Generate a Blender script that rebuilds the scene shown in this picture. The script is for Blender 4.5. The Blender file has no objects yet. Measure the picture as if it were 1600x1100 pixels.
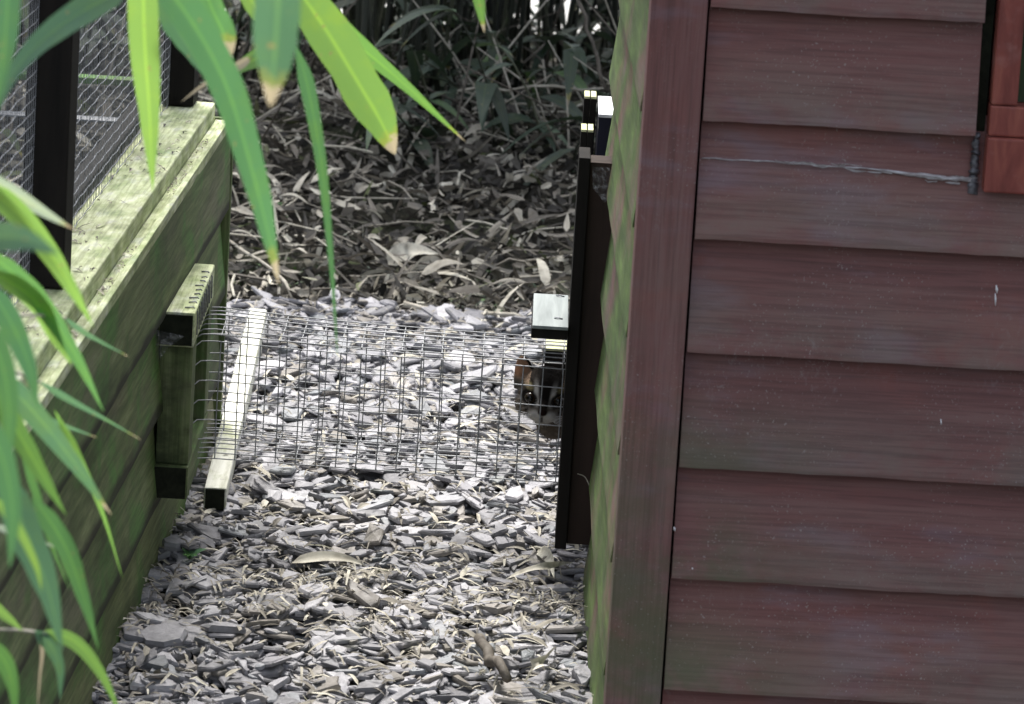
import bpy, bmesh, math, random
import numpy as np
from mathutils import Vector, Matrix, noise
random.seed(7); rng = np.random.default_rng(11)
S = bpy.context.scene; COL = S.collection

# ------------------------------------------------------------------ camera
FPX = 7000.0; CAMH = 1.33; RHO = 0.06; TH = math.atan(1500*math.cos(RHO)/FPX)
fw = Vector((0, math.cos(TH), -math.sin(TH))); r0 = Vector((1, 0, 0)); u0 = Vector((0, math.sin(TH), math.cos(TH)))
cr = r0*math.cos(RHO) + u0*math.sin(RHO); cu = u0*math.cos(RHO) - r0*math.sin(RHO)
CP = Vector((0, 0, CAMH))
cd = bpy.data.cameras.new('camera'); cam = bpy.data.objects.new('camera', cd); COL.objects.link(cam)
cam.matrix_world = Matrix(((cr.x, cu.x, -fw.x, 0), (cr.y, cu.y, -fw.y, 0), (cr.z, cu.z, -fw.z, CAMH), (0, 0, 0, 1)))
cd.sensor_width = 36; cd.lens = 36*FPX/1600; cd.clip_start = 0.1; cd.clip_end = 400
cd.dof.use_dof = True; cd.dof.focus_distance = 5.15; cd.dof.aperture_fstop = 18
S.camera = cam
# ------------------------------------------------------------------ light
SUN_EL, SUN_AZ = 64, -12          # high, from behind the tunnel (back-lit leaves)
w = bpy.data.worlds.new('World'); S.world = w; w.use_nodes = True
nt = w.node_tree; bg = nt.nodes['Background']; sk = nt.nodes.new('ShaderNodeTexSky')
sk.sky_type = 'NISHITA'; sk.sun_disc = False; sk.sun_elevation = math.radians(SUN_EL); sk.sun_rotation = math.radians(SUN_AZ)
sk.dust_density = 4.0; sk.air_density = 1.0
hs = nt.nodes.new('ShaderNodeHueSaturation'); hs.inputs['Saturation'].default_value = .45      # high thin cloud: a paler sky
nt.links.new(sk.outputs[0], hs.inputs['Color']); nt.links.new(hs.outputs[0], bg.inputs[0]); bg.inputs[1].default_value = 0.15
ld = bpy.data.lights.new('sun', 'SUN'); lo = bpy.data.objects.new('sun', ld); COL.objects.link(lo)
ld.energy = 3.0; ld.angle = math.radians(16); ld.color = (1, .97, .92)
sd = Vector((math.sin(math.radians(SUN_AZ))*math.cos(math.radians(SUN_EL)), math.cos(math.radians(SUN_AZ))*math.cos(math.radians(SUN_EL)), math.sin(math.radians(SUN_EL))))
lo.rotation_euler = sd.to_track_quat('Z', 'Y').to_euler()
S.render.engine = 'CYCLES'
S.view_settings.view_transform = 'Standard'; S.view_settings.look = 'None'; S.view_settings.exposure = 1.1

# ------------------------------------------------------------------ helpers
def ray(px, py): return fw + cr*((px-800)/FPX) + cu*((550-py)/FPX)
def at_y(px, py, Y): d = ray(px, py); return CP + d*(Y/d.y)
def on_ground(px, py, lift=.01):
    z = 0.
    for _ in range(8): p = at_z(px, py, z); z = gz(p.x, p.y)+lift
    return at_z(px, py, z)
def at_z(px, py, z=0.0): d = ray(px, py); return CP + d*((z-CAMH)/d.z)
U = random.uniform
def smooth(a, b, x):
    t = min(1, max(0, (x-a)/(b-a))); return t*t*(3-2*t)

class MB:
    """collects pieces of one mesh; every vertex carries tint = (random, across, random2, along)"""
    def __init__(s): s.v = []; s.f = []; s.t = []
    def add(s, vs, fs, ts):
        n = len(s.v); s.v += [tuple(v) for v in vs]; s.f += [tuple(i+n for i in f) for f in fs]
        s.t += (ts if isinstance(ts, list) else [ts]*len(vs))
    def box(s, lo, hi, t=(.5, .5, .5, .5), bev=0.0, M=None, jit=0.0):
        b = bmesh.new(); bmesh.ops.create_cube(b, size=1)
        for v in b.verts:
            v.co = Vector([lo[i] + (v.co[i]+.5)*(hi[i]-lo[i]) + U(-jit, jit) for i in range(3)])
        if bev: bmesh.ops.bevel(b, geom=b.edges[:], offset=bev, segments=2, profile=.6, affect='EDGES')
        b.verts.index_update(); vs = [v.co.copy() for v in b.verts]; fs = [[v.index for v in f.verts] for f in b.faces]
        ts = []
        for v in vs:
            ts.append((t[0], (v.z-lo[2])/max(1e-6, hi[2]-lo[2]), t[2], t[3]))
        if M: vs = [M @ v for v in vs]
        s.add(vs, fs, ts); b.free()
    def tube(s, pts, rad, n=5, t=(.5, .5, .5, .5), cap=True):
        pts = [Vector(p) for p in pts]; m = len(pts); vs = []; ts = []
        if not hasattr(rad, '__len__'): rad = [rad]*m
        up = Vector((.13, .31, .94))
        for i, p in enumerate(pts):
            d = (pts[min(i+1, m-1)]-pts[max(i-1, 0)]).normalized()
            a = d.cross(up)
            if a.length < .1: a = d.cross(Vector((1, 0, 0)))
            a.normalize(); b = d.cross(a)
            for k in range(n):
                q = 2*math.pi*k/n; vs.append(p + (a*math.cos(q)+b*math.sin(q))*rad[i]); ts.append((t[0], k/n, t[2], i/max(1, m-1)))
        fs = [(i*n+k, i*n+(k+1) % n, (i+1)*n+(k+1) % n, (i+1)*n+k) for i in range(m-1) for k in range(n)]
        if cap: fs += [tuple(range(n))[::-1], tuple((m-1)*n+k for k in range(n))]
        s.add(vs, fs, ts)
    def blade(s, pts, wid, side, normal=None, r=.5, b=0., fold=.18, prof=None, half=2):
        """lanceolate leaf along pts; side = direction(s) of its width"""
        pts = [Vector(p) for p in pts]; m = len(pts); vs = []; ts = []; fs = []
        k2 = 2*half+1
        for i, p in enumerate(pts):
            u = i/(m-1)
            d = (pts[min(i+1, m-1)]-pts[max(i-1, 0)]).normalized()
            sv = side[i] if isinstance(side, list) else side
            sv = (sv - d*sv.dot(d)).normalized(); nv = d.cross(sv).normalized()
            h = (prof(u) if prof else (min(1, u/.16)**.75*(1-max(0, (u-.3)/.7)**1.7)))*wid/2 + 1e-5
            for j in range(k2):
                c = (j-half)/half
                h2 = h*(1+.10*noise.noise((u*9, j*3.1, r*77+wid*900))) if wid > .012 else h
                vs.append(p + sv*(c*h2) + nv*(abs(c)*h*fold)); ts.append((r, j/(k2-1), b, u))
        for i in range(m-1):
            for j in range(k2-1): fs.append((i*k2+j, i*k2+j+1, (i+1)*k2+j+1, (i+1)*k2+j))
        s.add(vs, fs, ts)
    def mesh(s, name, mat, sm=False):
        me = bpy.data.meshes.new(name); me.from_pydata(s.v, [], s.f); me.update()
        a = me.attributes.new('tint', 'FLOAT_COLOR', 'POINT')
        a.data.foreach_set('color', np.array(s.t, dtype=np.float32).ravel())
        if sm: me.polygons.foreach_set('use_smooth', [True]*len(me.polygons))
        me.materials.append(mat); return me
    def build(s, name, mat, parent=None, sm=False):
        o = bpy.data.objects.new(name, s.mesh(name, mat, sm)); COL.objects.link(o)
        if parent: o.parent = parent
        return o
def tag(o, label=None, cat=None, group=None, kind=None):
    if label: o['label'] = label
    if cat: o['category'] = cat
    if group: o['group'] = group
    if kind: o['kind'] = kind
    return o
def empty(name, loc=(0, 0, 0), rz=0.0):
    o = bpy.data.objects.new(name, None); COL.objects.link(o); o.location = loc; o.rotation_euler = (0, 0, rz); o.empty_display_size = .05; return o
def spline(P, n):
    P = [Vector(p) for p in P]; P = [P[0]*2-P[1]] + P + [P[-1]*2-P[-2]]; out = []; seg = len(P)-3
    for i in range(n+1):
        t = i/n*seg; k = min(int(t), seg-1); t -= k; a, b, c, d = P[k:k+4]
        out.append(.5*((2*b)+(c-a)*t+(2*a-5*b+4*c-d)*t*t+(3*b-a-3*c+d)*t**3))
    return out

# ------------------------------------------------------------------ materials
class Mat:
    def __init__(s, name, rough=.7, spec=.3):
        s.m = bpy.data.materials.new(name); s.m.use_nodes = True; s.n = s.m.node_tree.nodes; s.l = s.m.node_tree.links
        s.p = s.n['Principled BSDF']; s.p.inputs['Roughness'].default_value = rough; s.p.inputs['Specular IOR Level'].default_value = spec
        s.out = s.n['Material Output']
    def N(s, t, **k):
        x = s.n.new(t)
        for a, b in k.items(): setattr(x, a, b)
        return x
    def put(s, sock, v):
        if hasattr(v, 'node') and not isinstance(v, (tuple, float)): s.l.new(v, sock)
        elif isinstance(v, tuple) and len(v) == 3 and sock.type == 'RGBA': sock.default_value = (*v, 1)
        else: sock.default_value = v
    def attr(s):
        a = s.N('ShaderNodeAttribute', attribute_name='tint'); c = s.N('ShaderNodeSeparateColor'); s.l.new(a.outputs['Color'], c.inputs[0])
        return c.outputs[0], c.outputs[1], c.outputs[2], a.outputs['Alpha']
    def obj(s, scale=(1, 1, 1), off=None):
        t = s.N('ShaderNodeTexCoord'); m = s.N('ShaderNodeMapping'); m.inputs['Scale'].default_value = scale
        s.l.new(t.outputs['Object'], m.inputs[0])
        if off is not None:
            c = s.N('ShaderNodeCombineXYZ'); k = s.math('MULTIPLY', off, 37.0)
            for i in range(3): s.l.new(k, c.inputs[i])
            s.l.new(c.outputs[0], m.inputs['Location'])
        return m.outputs[0]
    def noise(s, vec, scale=5., detail=5., rough=.6, dist=0.):
        x = s.N('ShaderNodeTexNoise'); s.l.new(vec, x.inputs['Vector'])
        for a, b in (('Scale', scale), ('Detail', detail), ('Roughness', rough), ('Distortion', dist)): x.inputs[a].default_value = b
        return x.outputs['Fac']
    def math(s, op, a, b=0., c=0.):
        x = s.N('ShaderNodeMath', operation=op); s.put(x.inputs[0], a); s.put(x.inputs[1], b); s.put(x.inputs[2], c); return x.outputs[0]
    def rng(s, v, a, b, c=0., d=1.):
        x = s.N('ShaderNodeMapRange', interpolation_type='SMOOTHSTEP'); s.put(x.inputs[0], v)
        for i, q in enumerate((a, b, c, d)): x.inputs[i+1].default_value = q
        return x.outputs[0]
    def ramp(s, v, stops):
        x = s.N('ShaderNodeValToRGB'); s.put(x.inputs[0], v); e = x.color_ramp.elements
        while len(e) < len(stops): e.new(.5)
        for i, (p, c) in enumerate(stops): e[i].position = p; e[i].color = (*c, 1)
        return x.outputs[0]
    def mix(s, f, a, b, mode='MIX'):
        x = s.N('ShaderNodeMix', data_type='RGBA', blend_type=mode); s.put(x.inputs[0], f); s.put(x.inputs[6], a); s.put(x.inputs[7], b); return x.outputs[2]
    def color(s, c): s.put(s.p.inputs['Base Color'], c); return s
    def rough(s, v): s.put(s.p.inputs['Roughness'], v); return s
    def bump(s, h, st=.3, d=.002):
        b = s.N('ShaderNodeBump'); b.inputs['Strength'].default_value = st; b.inputs['Distance'].default_value = d
        s.put(b.inputs['Height'], h); s.l.new(b.outputs[0], s.p.inputs['Normal']); return s
    def translucent(s, col, fac):
        t = s.N('ShaderNodeBsdfTranslucent'); s.put(t.inputs[0], col); x = s.N('ShaderNodeMixShader'); s.put(x.inputs[0], fac)
        s.l.new(s.p.outputs[0], x.inputs[1]); s.l.new(t.outputs[0], x.inputs[2]); s.l.new(x.outputs[0], s.out.inputs[0]); return s

def mat_shed(name, axis, green=0.0):
    """stained, weathered boards; axis = grain direction (0 x, 1 y, 2 z)"""
    m = Mat(name, .62, .25); r, v, b, u = m.attr()
    sc = [38, 38, 38]; sc[axis] = 2.2; g = m.noise(m.obj(tuple(sc), r), 1., 8., .62, 1.2)
    sc2 = [300, 300, 300]; sc2[axis] = 9; fine = m.noise(m.obj(tuple(sc2), r), 1., 4., .7)
    blot = m.noise(m.obj((7, 7, 9), r), 1., 5., .6, .4)
    c = m.ramp(g, [(.25, (.130, .064, .062)), (.46, (.185, .088, .083)), (.6, (.205, .112, .105)), (.8, (.165, .098, .102))])
    c = m.mix(m.rng(blot, .52, .72, 0, .45), c, (.27, .090, .075))
    c = m.mix(m.rng(m.noise(m.obj((5, 5, 14), r), 1.3, 5., .6), .5, .7, 0, .55), c, (.205, .165, .20))
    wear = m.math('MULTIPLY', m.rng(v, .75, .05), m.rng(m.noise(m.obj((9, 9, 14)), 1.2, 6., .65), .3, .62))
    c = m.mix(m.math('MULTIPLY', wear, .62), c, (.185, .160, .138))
    # knots
    vo = m.N('ShaderNodeTexVoronoi'); sk_ = [9.5, 9.5, 9.5]; sk_[axis] = 4.6
    m.l.new(m.obj(tuple(sk_), r), vo.inputs['Vector']); vo.inputs['Scale'].default_value = 1.0
    kd = m.math('ADD', vo.outputs['Distance'], m.math('MULTIPLY', m.math('SUBTRACT', m.noise(m.obj((60, 60, 60), r), 1., 3., .6), .5), .05))
    ring = m.math('SINE', m.math('MULTIPLY', kd, 210.)); kn = m.math('MULTIPLY', m.rng(kd, .045, .095, .85, 0.), m.rng(ring, -1., .6, .55, 1.))
    c = m.mix(kn, c, (.040, .024, .020))
    c = m.mix(m.rng(fine, .38, .56, .24, 0.), c, (.03, .016, .015))
    sc3 = [170, 170, 170]; sc3[axis] = 3; c = m.mix(m.rng(m.noise(m.obj(tuple(sc3), r), 1., 5., .7, .6), .58, .72, 0., .30), c, m.mix(1., c, (.45, .42, .42), 'MULTIPLY'))
    if green:
        gf = m.math('MULTIPLY', m.rng(m.noise(m.obj((8, 3, 5)), 1.5, 5., .6), .28, .55), green)
        gcol = m.ramp(m.noise(m.obj((20, 6, 40)), 1., 4., .6), [(.3, (.045, .08, .028)), (.55, (.09, .15, .045)), (.75, (.15, .25, .07))])
        c = m.mix(gf, c, gcol)
    else:
        t = m.N('ShaderNodeTexCoord'); sx = m.N('ShaderNodeSeparateXYZ'); m.l.new(t.outputs['Object'], sx.inputs[0])
        near = m.math('MULTIPLY', m.rng(sx.outputs[0], .24, .05), m.rng(sx.outputs[2], .62, .15))
        gf = m.math('MULTIPLY', m.math('MULTIPLY', near, m.rng(v, .85, .0)), m.rng(m.noise(m.obj((12, 12, 16)), 1., 5., .6), .35, .6))
        c = m.mix(m.math('MULTIPLY', gf, .8), c, (.075, .10, .05))
    # pale specks and flakes
    s1 = m.noise(m.obj((430, 430, 430)), 1., 1., .5); s2 = m.noise(m.obj((14, 14, 14)), 1., 3., .5)
    sp = m.math('MULTIPLY', m.rng(s1, .67, .73), m.rng(s2, .40, .62)); c = m.mix(m.math('MULTIPLY', sp, .6), c, (.33, .31, .30))
    # cobweb dust
    du = m.math('MULTIPLY', m.rng(m.noise(m.obj((90, 90, 60)), 1., 5., .75, 1.), .55, .75), m.rng(m.noise(m.obj((6, 6, 6)), 1., 2., .5), .5, .7))
    c = m.mix(m.math('MULTIPLY', du, .55), c, (.30, .285, .285))
    c = m.mix(1., c, m.ramp(r, [(0., (.90, .88, .89)), (1., (1.13, 1.07, 1.05))]), 'MULTIPLY'); m.color(c); m.rough(m.rng(g, .3, .7, .58, .8)); m.bump(m.math('ADD', m.math('MULTIPLY', fine, .5), g), .35, .0012); return m.m

def mat_green_wood(name, axis, pale=0., edge=0., damp=.55):
    m = Mat(name, .75, .2); r, v, b, u = m.attr()
    sc = [45, 45, 45]; sc[axis] = 3; g = m.noise(m.obj(tuple(sc), r), 1., 7., .65, .8)
    sc = [260, 260, 260]; sc[axis] = 10; fine = m.noise(m.obj(tuple(sc), r), 1., 3., .7)
    c = m.ramp(g, [(.28, (.055, .076, .032)), (.5, (.125, .160, .070)), (.72, (.22, .255, .13))])
    mo = m.noise(m.obj((5, 3, 4), r), 2., 6., .62, .5)
    c = m.mix(m.rng(mo, .46, .64, 0, .85), c, (.085, .20, .05))
    c = m.mix(m.rng(m.noise(m.obj((5, 2, 6), r), 1.7, 5., .6), .52, .72, 0, .6), c, (.17, .15, .115))
    dp = m.rng(m.noise(m.obj((3.5, 1.6, 5.0)), 1.3, 6., .68), .47, .66, 0, damp); c = m.mix(dp, c, (.030, .040, .020))
    if pale:
        pf = m.rng(m.noise(m.obj((22, 12, 22)), 1., 6., .65), .28, .62, .35*pale, pale)
        c = m.mix(pf, c, m.ramp(m.noise(m.obj((60, 22, 60)), 1., 4., .6), [(.3, (.38, .44, .22)), (.55, (.62, .66, .42)), (.75, (.72, .73, .66))]))
    c = m.mix(m.rng(fine, .36, .58, .35, 0.), c, (.03, .035, .015))
    if edge:                                              # lap shadow line painted as a dark band along the lower edge
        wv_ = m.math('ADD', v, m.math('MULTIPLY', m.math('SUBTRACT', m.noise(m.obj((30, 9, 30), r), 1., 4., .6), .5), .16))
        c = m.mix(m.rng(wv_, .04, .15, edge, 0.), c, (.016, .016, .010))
        c = m.mix(m.math('MULTIPLY', m.rng(b, .5, .7), .5), c, m.mix(1., c, (1.35, 1.25, 1.15), 'MULTIPLY'))
    m.color(c); m.bump(m.math('ADD', m.math('MULTIPLY', fine, .6), g), .45, .0016); return m.m

def mat_plain(name, c1, c2, scale=60., rough=.7, spec=.3, axis=None, st=.25, metal=0.):
    m = Mat(name, rough, spec); r, v, b, u = m.attr(); sc = [scale]*3
    if axis is not None: sc[axis] = scale/14
    n = m.noise(m.obj(tuple(sc), r), 1., 6., .65, .4); m.color(m.ramp(n, [(.3, c1), (.7, c2)])); m.bump(n, st, .001)
    m.p.inputs['Metallic'].default_value = metal; return m.m

def mat_leaf(name, stops, tr=.45, dry=(.5, .40, .27), rough=.42, trboost=1.15):
    m = Mat(name, rough, .45); r, v, b, u = m.attr()
    c = m.ramp(r, stops)
    vein = m.N('ShaderNodeTexWave'); cc = m.N('ShaderNodeCombineXYZ'); m.l.new(v, cc.inputs[0]); m.l.new(m.math('MULTIPLY', u, .05), cc.inputs[1])
    m.l.new(cc.outputs[0], vein.inputs['Vector']); vein.inputs['Scale'].default_value = 5.5; vein.inputs['Distortion'].default_value = .3
    c = m.mix(m.rng(vein.outputs['Fac'], .2, .9, 0, .28), c, m.mix(1., c, (.5, .7, .4), 'MULTIPLY'))
    c = m.mix(m.rng(m.noise(m.obj((30, 30, 30), r), 1., 5., .6), .45, .75, 0, .4), c, m.mix(1., c, (1.5, 1.25, .6), 'MULTIPLY'))
    mid = m.rng(m.math('ABSOLUTE', m.math('SUBTRACT', v, .5)), .02, .07, .6, 0.)
    c = m.mix(mid, c, m.mix(1., c, (1.7, 1.6, 1.1), 'MULTIPLY'))
    e = m.math('ADD', u, m.math('MULTIPLY', m.math('SUBTRACT', m.noise(m.obj((120, 120, 120), r), 1., 4., .7), .5), .22))
    d = m.math('MULTIPLY', m.rng(m.math('SUBTRACT', e, m.math('SUBTRACT', 1., m.math('MULTIPLY', b, .34))), -.012, .012), m.rng(b, .02, .04))
    y = m.math('MULTIPLY', m.rng(m.math('SUBTRACT', e, m.math('SUBTRACT', .95, m.math('MULTIPLY', b, .34))), -.03, .03, 0, .4), m.rng(b, .02, .04))
    c = m.mix(y, c, (.42, .36, .06)); c = m.mix(d, c, dry)
    c = m.mix(m.rng(m.noise(m.obj((170, 170, 170), r), 1., 2., .5), .70, .74, 0, .75), c, (.30, .25, .12))
    m.color(c); m.bump(vein.outputs['Fac'], .25, .0006); m.translucent(m.mix(1., c, (trboost, trboost, trboost*.8), 'MULTIPLY'), tr); return m.m

M = {}
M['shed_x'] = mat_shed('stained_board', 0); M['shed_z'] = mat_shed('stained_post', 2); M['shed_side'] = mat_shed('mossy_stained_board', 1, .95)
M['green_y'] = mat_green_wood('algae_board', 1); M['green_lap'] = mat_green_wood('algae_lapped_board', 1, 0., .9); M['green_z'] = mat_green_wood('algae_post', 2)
M['pale_y'] = mat_green_wood('algae_pale_top', 1, .95); M['damp_z'] = mat_green_wood('damp_mossy_upright', 2, 0., 0., .95)
M['dark'] = mat_plain('dark_stained_timber', (.006, .0055, .005), (.017, .014, .012), 50, .75, .15, 2)
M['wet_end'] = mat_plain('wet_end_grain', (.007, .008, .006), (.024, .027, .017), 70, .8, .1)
M['brown'] = mat_plain('dark_brown_panel', (.020, .014, .011), (.055, .034, .027), 30, .7, .2, 2)
M['grey_top'] = mat_plain('pale_grey_timber', (.17, .19, .19), (.30, .33, .325), 70, .7, .2, 1)
M['cream'] = mat_plain('pale_timber_end', (.42, .44, .24), (.62, .62, .38), 80, .7, .2)
M['navy'] = mat_plain('navy_plastic', (.006, .006, .016), (.012, .012, .03), 30, .5, .3)
M['tape'] = mat_plain('crumpled_tape', (.015, .015, .018), (.16, .16, .18), 150, .35, .5)
M['white'] = mat_plain('weathered_white', (.6, .6, .62), (.78, .78, .80), 50, .7, .2, 1)
M['batten'] = mat_plain('bare_white_batten', (.46, .46, .37), (.74, .74, .68), 40, .7, .2, 1)
m = Mat('bare_white_batten', .75, .2); r, v, b, u = m.attr(); n = m.noise(m.obj((70, 5, 70)), 1., 7., .7); c = m.ramp(n, [(.3, (.42, .42, .34)), (.55, (.66, .66, .58)), (.75, (.76, .76, .71))])
c = m.mix(m.rng(m.noise(m.obj((22, 9, 22)), 1., 6., .7), .48, .68, 0, .8), c, (.33, .36, .20)); c = m.mix(m.rng(m.noise(m.obj((50, 30, 50)), 1., 6., .7), .60, .72, 0, .8), c, (.09, .085, .06)); m.color(c); m.bump(n, .5, .002); M['batten'] = m.m
M['wire'] = mat_plain('galvanised_wire', (.20, .205, .21), (.41, .42, .435), 200, .62, .35, None, .1, .25)
M['wire_d'] = mat_plain('dull_fence_wire', (.10, .105, .115), (.30, .31, .33), 300, .5, .5, None, .1, .3)
M['redwood'] = None
m = Mat('red_window_timber', .5, .35); r, v, b, u = m.attr()
g = m.noise(m.obj((40, 40, 6), r), 1., 7., .65, .8)
c = m.ramp(g, [(.25, (.10, .024, .020)), (.5, (.215, .056, .044)), (.75, (.35, .115, .075))])
c = m.mix(m.rng(m.noise(m.obj((25, 25, 25), r), 1., 5., .6), .52, .72, 0, .6), c, (.33, .16, .14))
c = m.mix(m.rng(m.noise(m.obj((45, 45, 45), r), 1., 5., .6), .62, .72, 0, .85), c, (.05, .02, .015))
m.color(c); m.bump(g, .3, .001); M['redwood'] = m.m
m = Mat('window_glass', .06, .5); m.color(m.ramp(m.noise(m.obj((9, 9, 9)), 1., 4.), [(.4, (.02, .035, .02)), (.6, (.05, .08, .04))])); M['glass'] = m.m
m = Mat('old_sealant', .35, .5); n = m.noise(m.obj((60, 60, 200)), 1., 6., .7); m.color(m.ramp(n, [(.3, (.15, .11, .11)), (.5, (.33, .31, .32)), (.7, (.60, .60, .64))])); m.bump(n, .6, .002); M['seal'] = m.m
# slate chips
m = Mat('slate_chip', .55, .4); r, v, b, u = m.attr()
c = m.ramp(r, [(0., (.085, .084, .092)), (.25, (.175, .172, .184)), (.55, (.265, .260, .278)), (.8, (.335, .330, .352)), (1., (.43, .42, .44))])
c = m.mix(m.rng(b, .82, .9, 0, .55), c, (.20, .17, .12)); c = m.mix(m.rng(b, .0, .16, .45, 0.), c, (.12, .15, .16))
n = m.noise(m.obj((95, 95, 95), r), 1., 6., .65); c = m.mix(m.rng(n, .35, .7, .0, .42), c, m.mix(1., c, (.5, .5, .47), 'MULTIPLY'))
c = m.mix(m.rng(m.noise(m.obj((28, 28, 28)), 1., 5., .6), .56, .74, 0, .4), c, (.16, .16, .10))
m.color(c); m.rough(m.rng(n, .3, .7, .45, .7)); m.bump(m.noise(m.obj((160, 160, 320), r), 1., 6., .7), .5, .0015); M['slate'] = m.m
# soil
m = Mat('dark_leafy_soil', .85, .15); n = m.noise(m.obj((16, 16, 16)), 1., 8., .7); n2 = m.noise(m.obj((120, 120, 120)), 1., 6., .7)
c = m.ramp(n2, [(.3, (.010, .009, .007)), (.5, (.030, .027, .021)), (.68, (.075, .068, .055)), (.8, (.17, .155, .13))])
c = m.mix(m.rng(m.noise(m.obj((3, 3, 3)), 1., 5., .6), .5, .68, 0, .5), c, (.04, .055, .022)); m.color(c); m.bump(m.math('ADD', n, n2), .9, .012); M['soil'] = m.m
m = Mat('pale_concrete', .85, .2); m.color(m.ramp(m.noise(m.obj((6, 6, 6)), 1., 6., .6), [(.3, (.36, .36, .35)), (.7, (.55, .55, .53))])); M['path'] = m.m
# litter
m = Mat('dry_leaf_litter', .7, .25); r, v, b, u = m.attr()
c = m.ramp(r, [(0., (.016, .015, .013)), (.3, (.058, .054, .048)), (.55, (.215, .196, .166)), (.8, (.48, .45, .375)), (1., (.72, .69, .58))])
n = m.noise(m.obj((60, 60, 60), r), 1., 5., .6); c = m.mix(m.rng(n, .4, .7, 0, .6), c, m.mix(1., c, (.45, .42, .38), 'MULTIPLY'))
c = m.mix(m.rng(b, .9, .95, 0, .6), c, (.10, .13, .04)); m.color(c); m.translucent(c, .15); M['litter'] = m.m
M['twig'] = mat_plain('dry_twig', (.05, .042, .034), (.17, .15, .125), 60, .7, .2)
M['pale_twig'] = mat_plain('bleached_twig', (.26, .235, .19), (.48, .45, .38), 60, .7, .2)
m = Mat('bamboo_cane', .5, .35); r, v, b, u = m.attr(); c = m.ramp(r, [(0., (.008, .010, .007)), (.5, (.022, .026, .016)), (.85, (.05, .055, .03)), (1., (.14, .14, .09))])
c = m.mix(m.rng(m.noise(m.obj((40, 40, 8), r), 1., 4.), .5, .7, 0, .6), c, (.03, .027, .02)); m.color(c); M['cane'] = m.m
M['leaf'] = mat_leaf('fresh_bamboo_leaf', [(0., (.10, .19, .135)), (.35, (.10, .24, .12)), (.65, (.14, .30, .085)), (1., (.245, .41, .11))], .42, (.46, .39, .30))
M['leaf_pale'] = mat_leaf('glare_pale_leaf', [(0., (.42, .50, .46)), (1., (.55, .58, .52))], .3, (.42, .34, .25))  # whitish glossy highlight painted in as the leaf colour
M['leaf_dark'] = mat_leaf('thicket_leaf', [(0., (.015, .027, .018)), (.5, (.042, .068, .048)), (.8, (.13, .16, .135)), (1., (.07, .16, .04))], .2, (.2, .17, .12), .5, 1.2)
m = Mat('cobweb', .9, .1); wb = m.noise(m.obj((160, 160, 160)), 1., 4., .7)
tp = m.N('ShaderNodeBsdfTransparent'); x = m.N('ShaderNodeMixShader'); m.color((.5, .5, .52)); m.put(x.inputs[0], m.rng(wb, .42, .75, .04, .5))
m.l.new(tp.outputs[0], x.inputs[1]); m.l.new(m.p.outputs[0], x.inputs[2]); m.l.new(x.outputs[0], m.out.inputs[0]); M['web'] = m.m

# ------------------------------------------------------------------ ground
def gz(x, y): return -.014 + .105*smooth(6.55, 7.7, y)*smooth(9.1, 8.0, y) + .030*noise.noise((x*1.7, y*1.7, 3)) * smooth(6.5, 7.1, y) + .02*noise.noise((x*7, y*7, 1))*smooth(6.45, 6.8, y)
mb = MB()
xs = np.concatenate(([-40, -12, -5], np.linspace(-2.6, 2.6, 120), [5, 12, 40])); ys = np.concatenate(([-20, 0, 3], np.linspace(3.6, 10, 150), [11, 13, 20, 40, 80]))
vs = [(x, y, gz(x, y)-.006 if 3 < y < 11 else -.02) for y in ys for x in xs]; nx = len(xs)
mb.add(vs, [(j*nx+i, j*nx+i+1, (j+1)*nx+i+1, (j+1)*nx+i) for j in range(len(ys)-1) for i in range(nx-1)], (.5, .5, .5, .5))
tag(mb.build('ground', M['soil'], sm=True), kind='structure')
mb = MB(); mb.box((-12, 9.22, -.03), (12, 11.6, .035), bev=.004); tag(mb.build('path', M['path']), 'pale path beyond the bamboo thicket', kind='structure')

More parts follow.
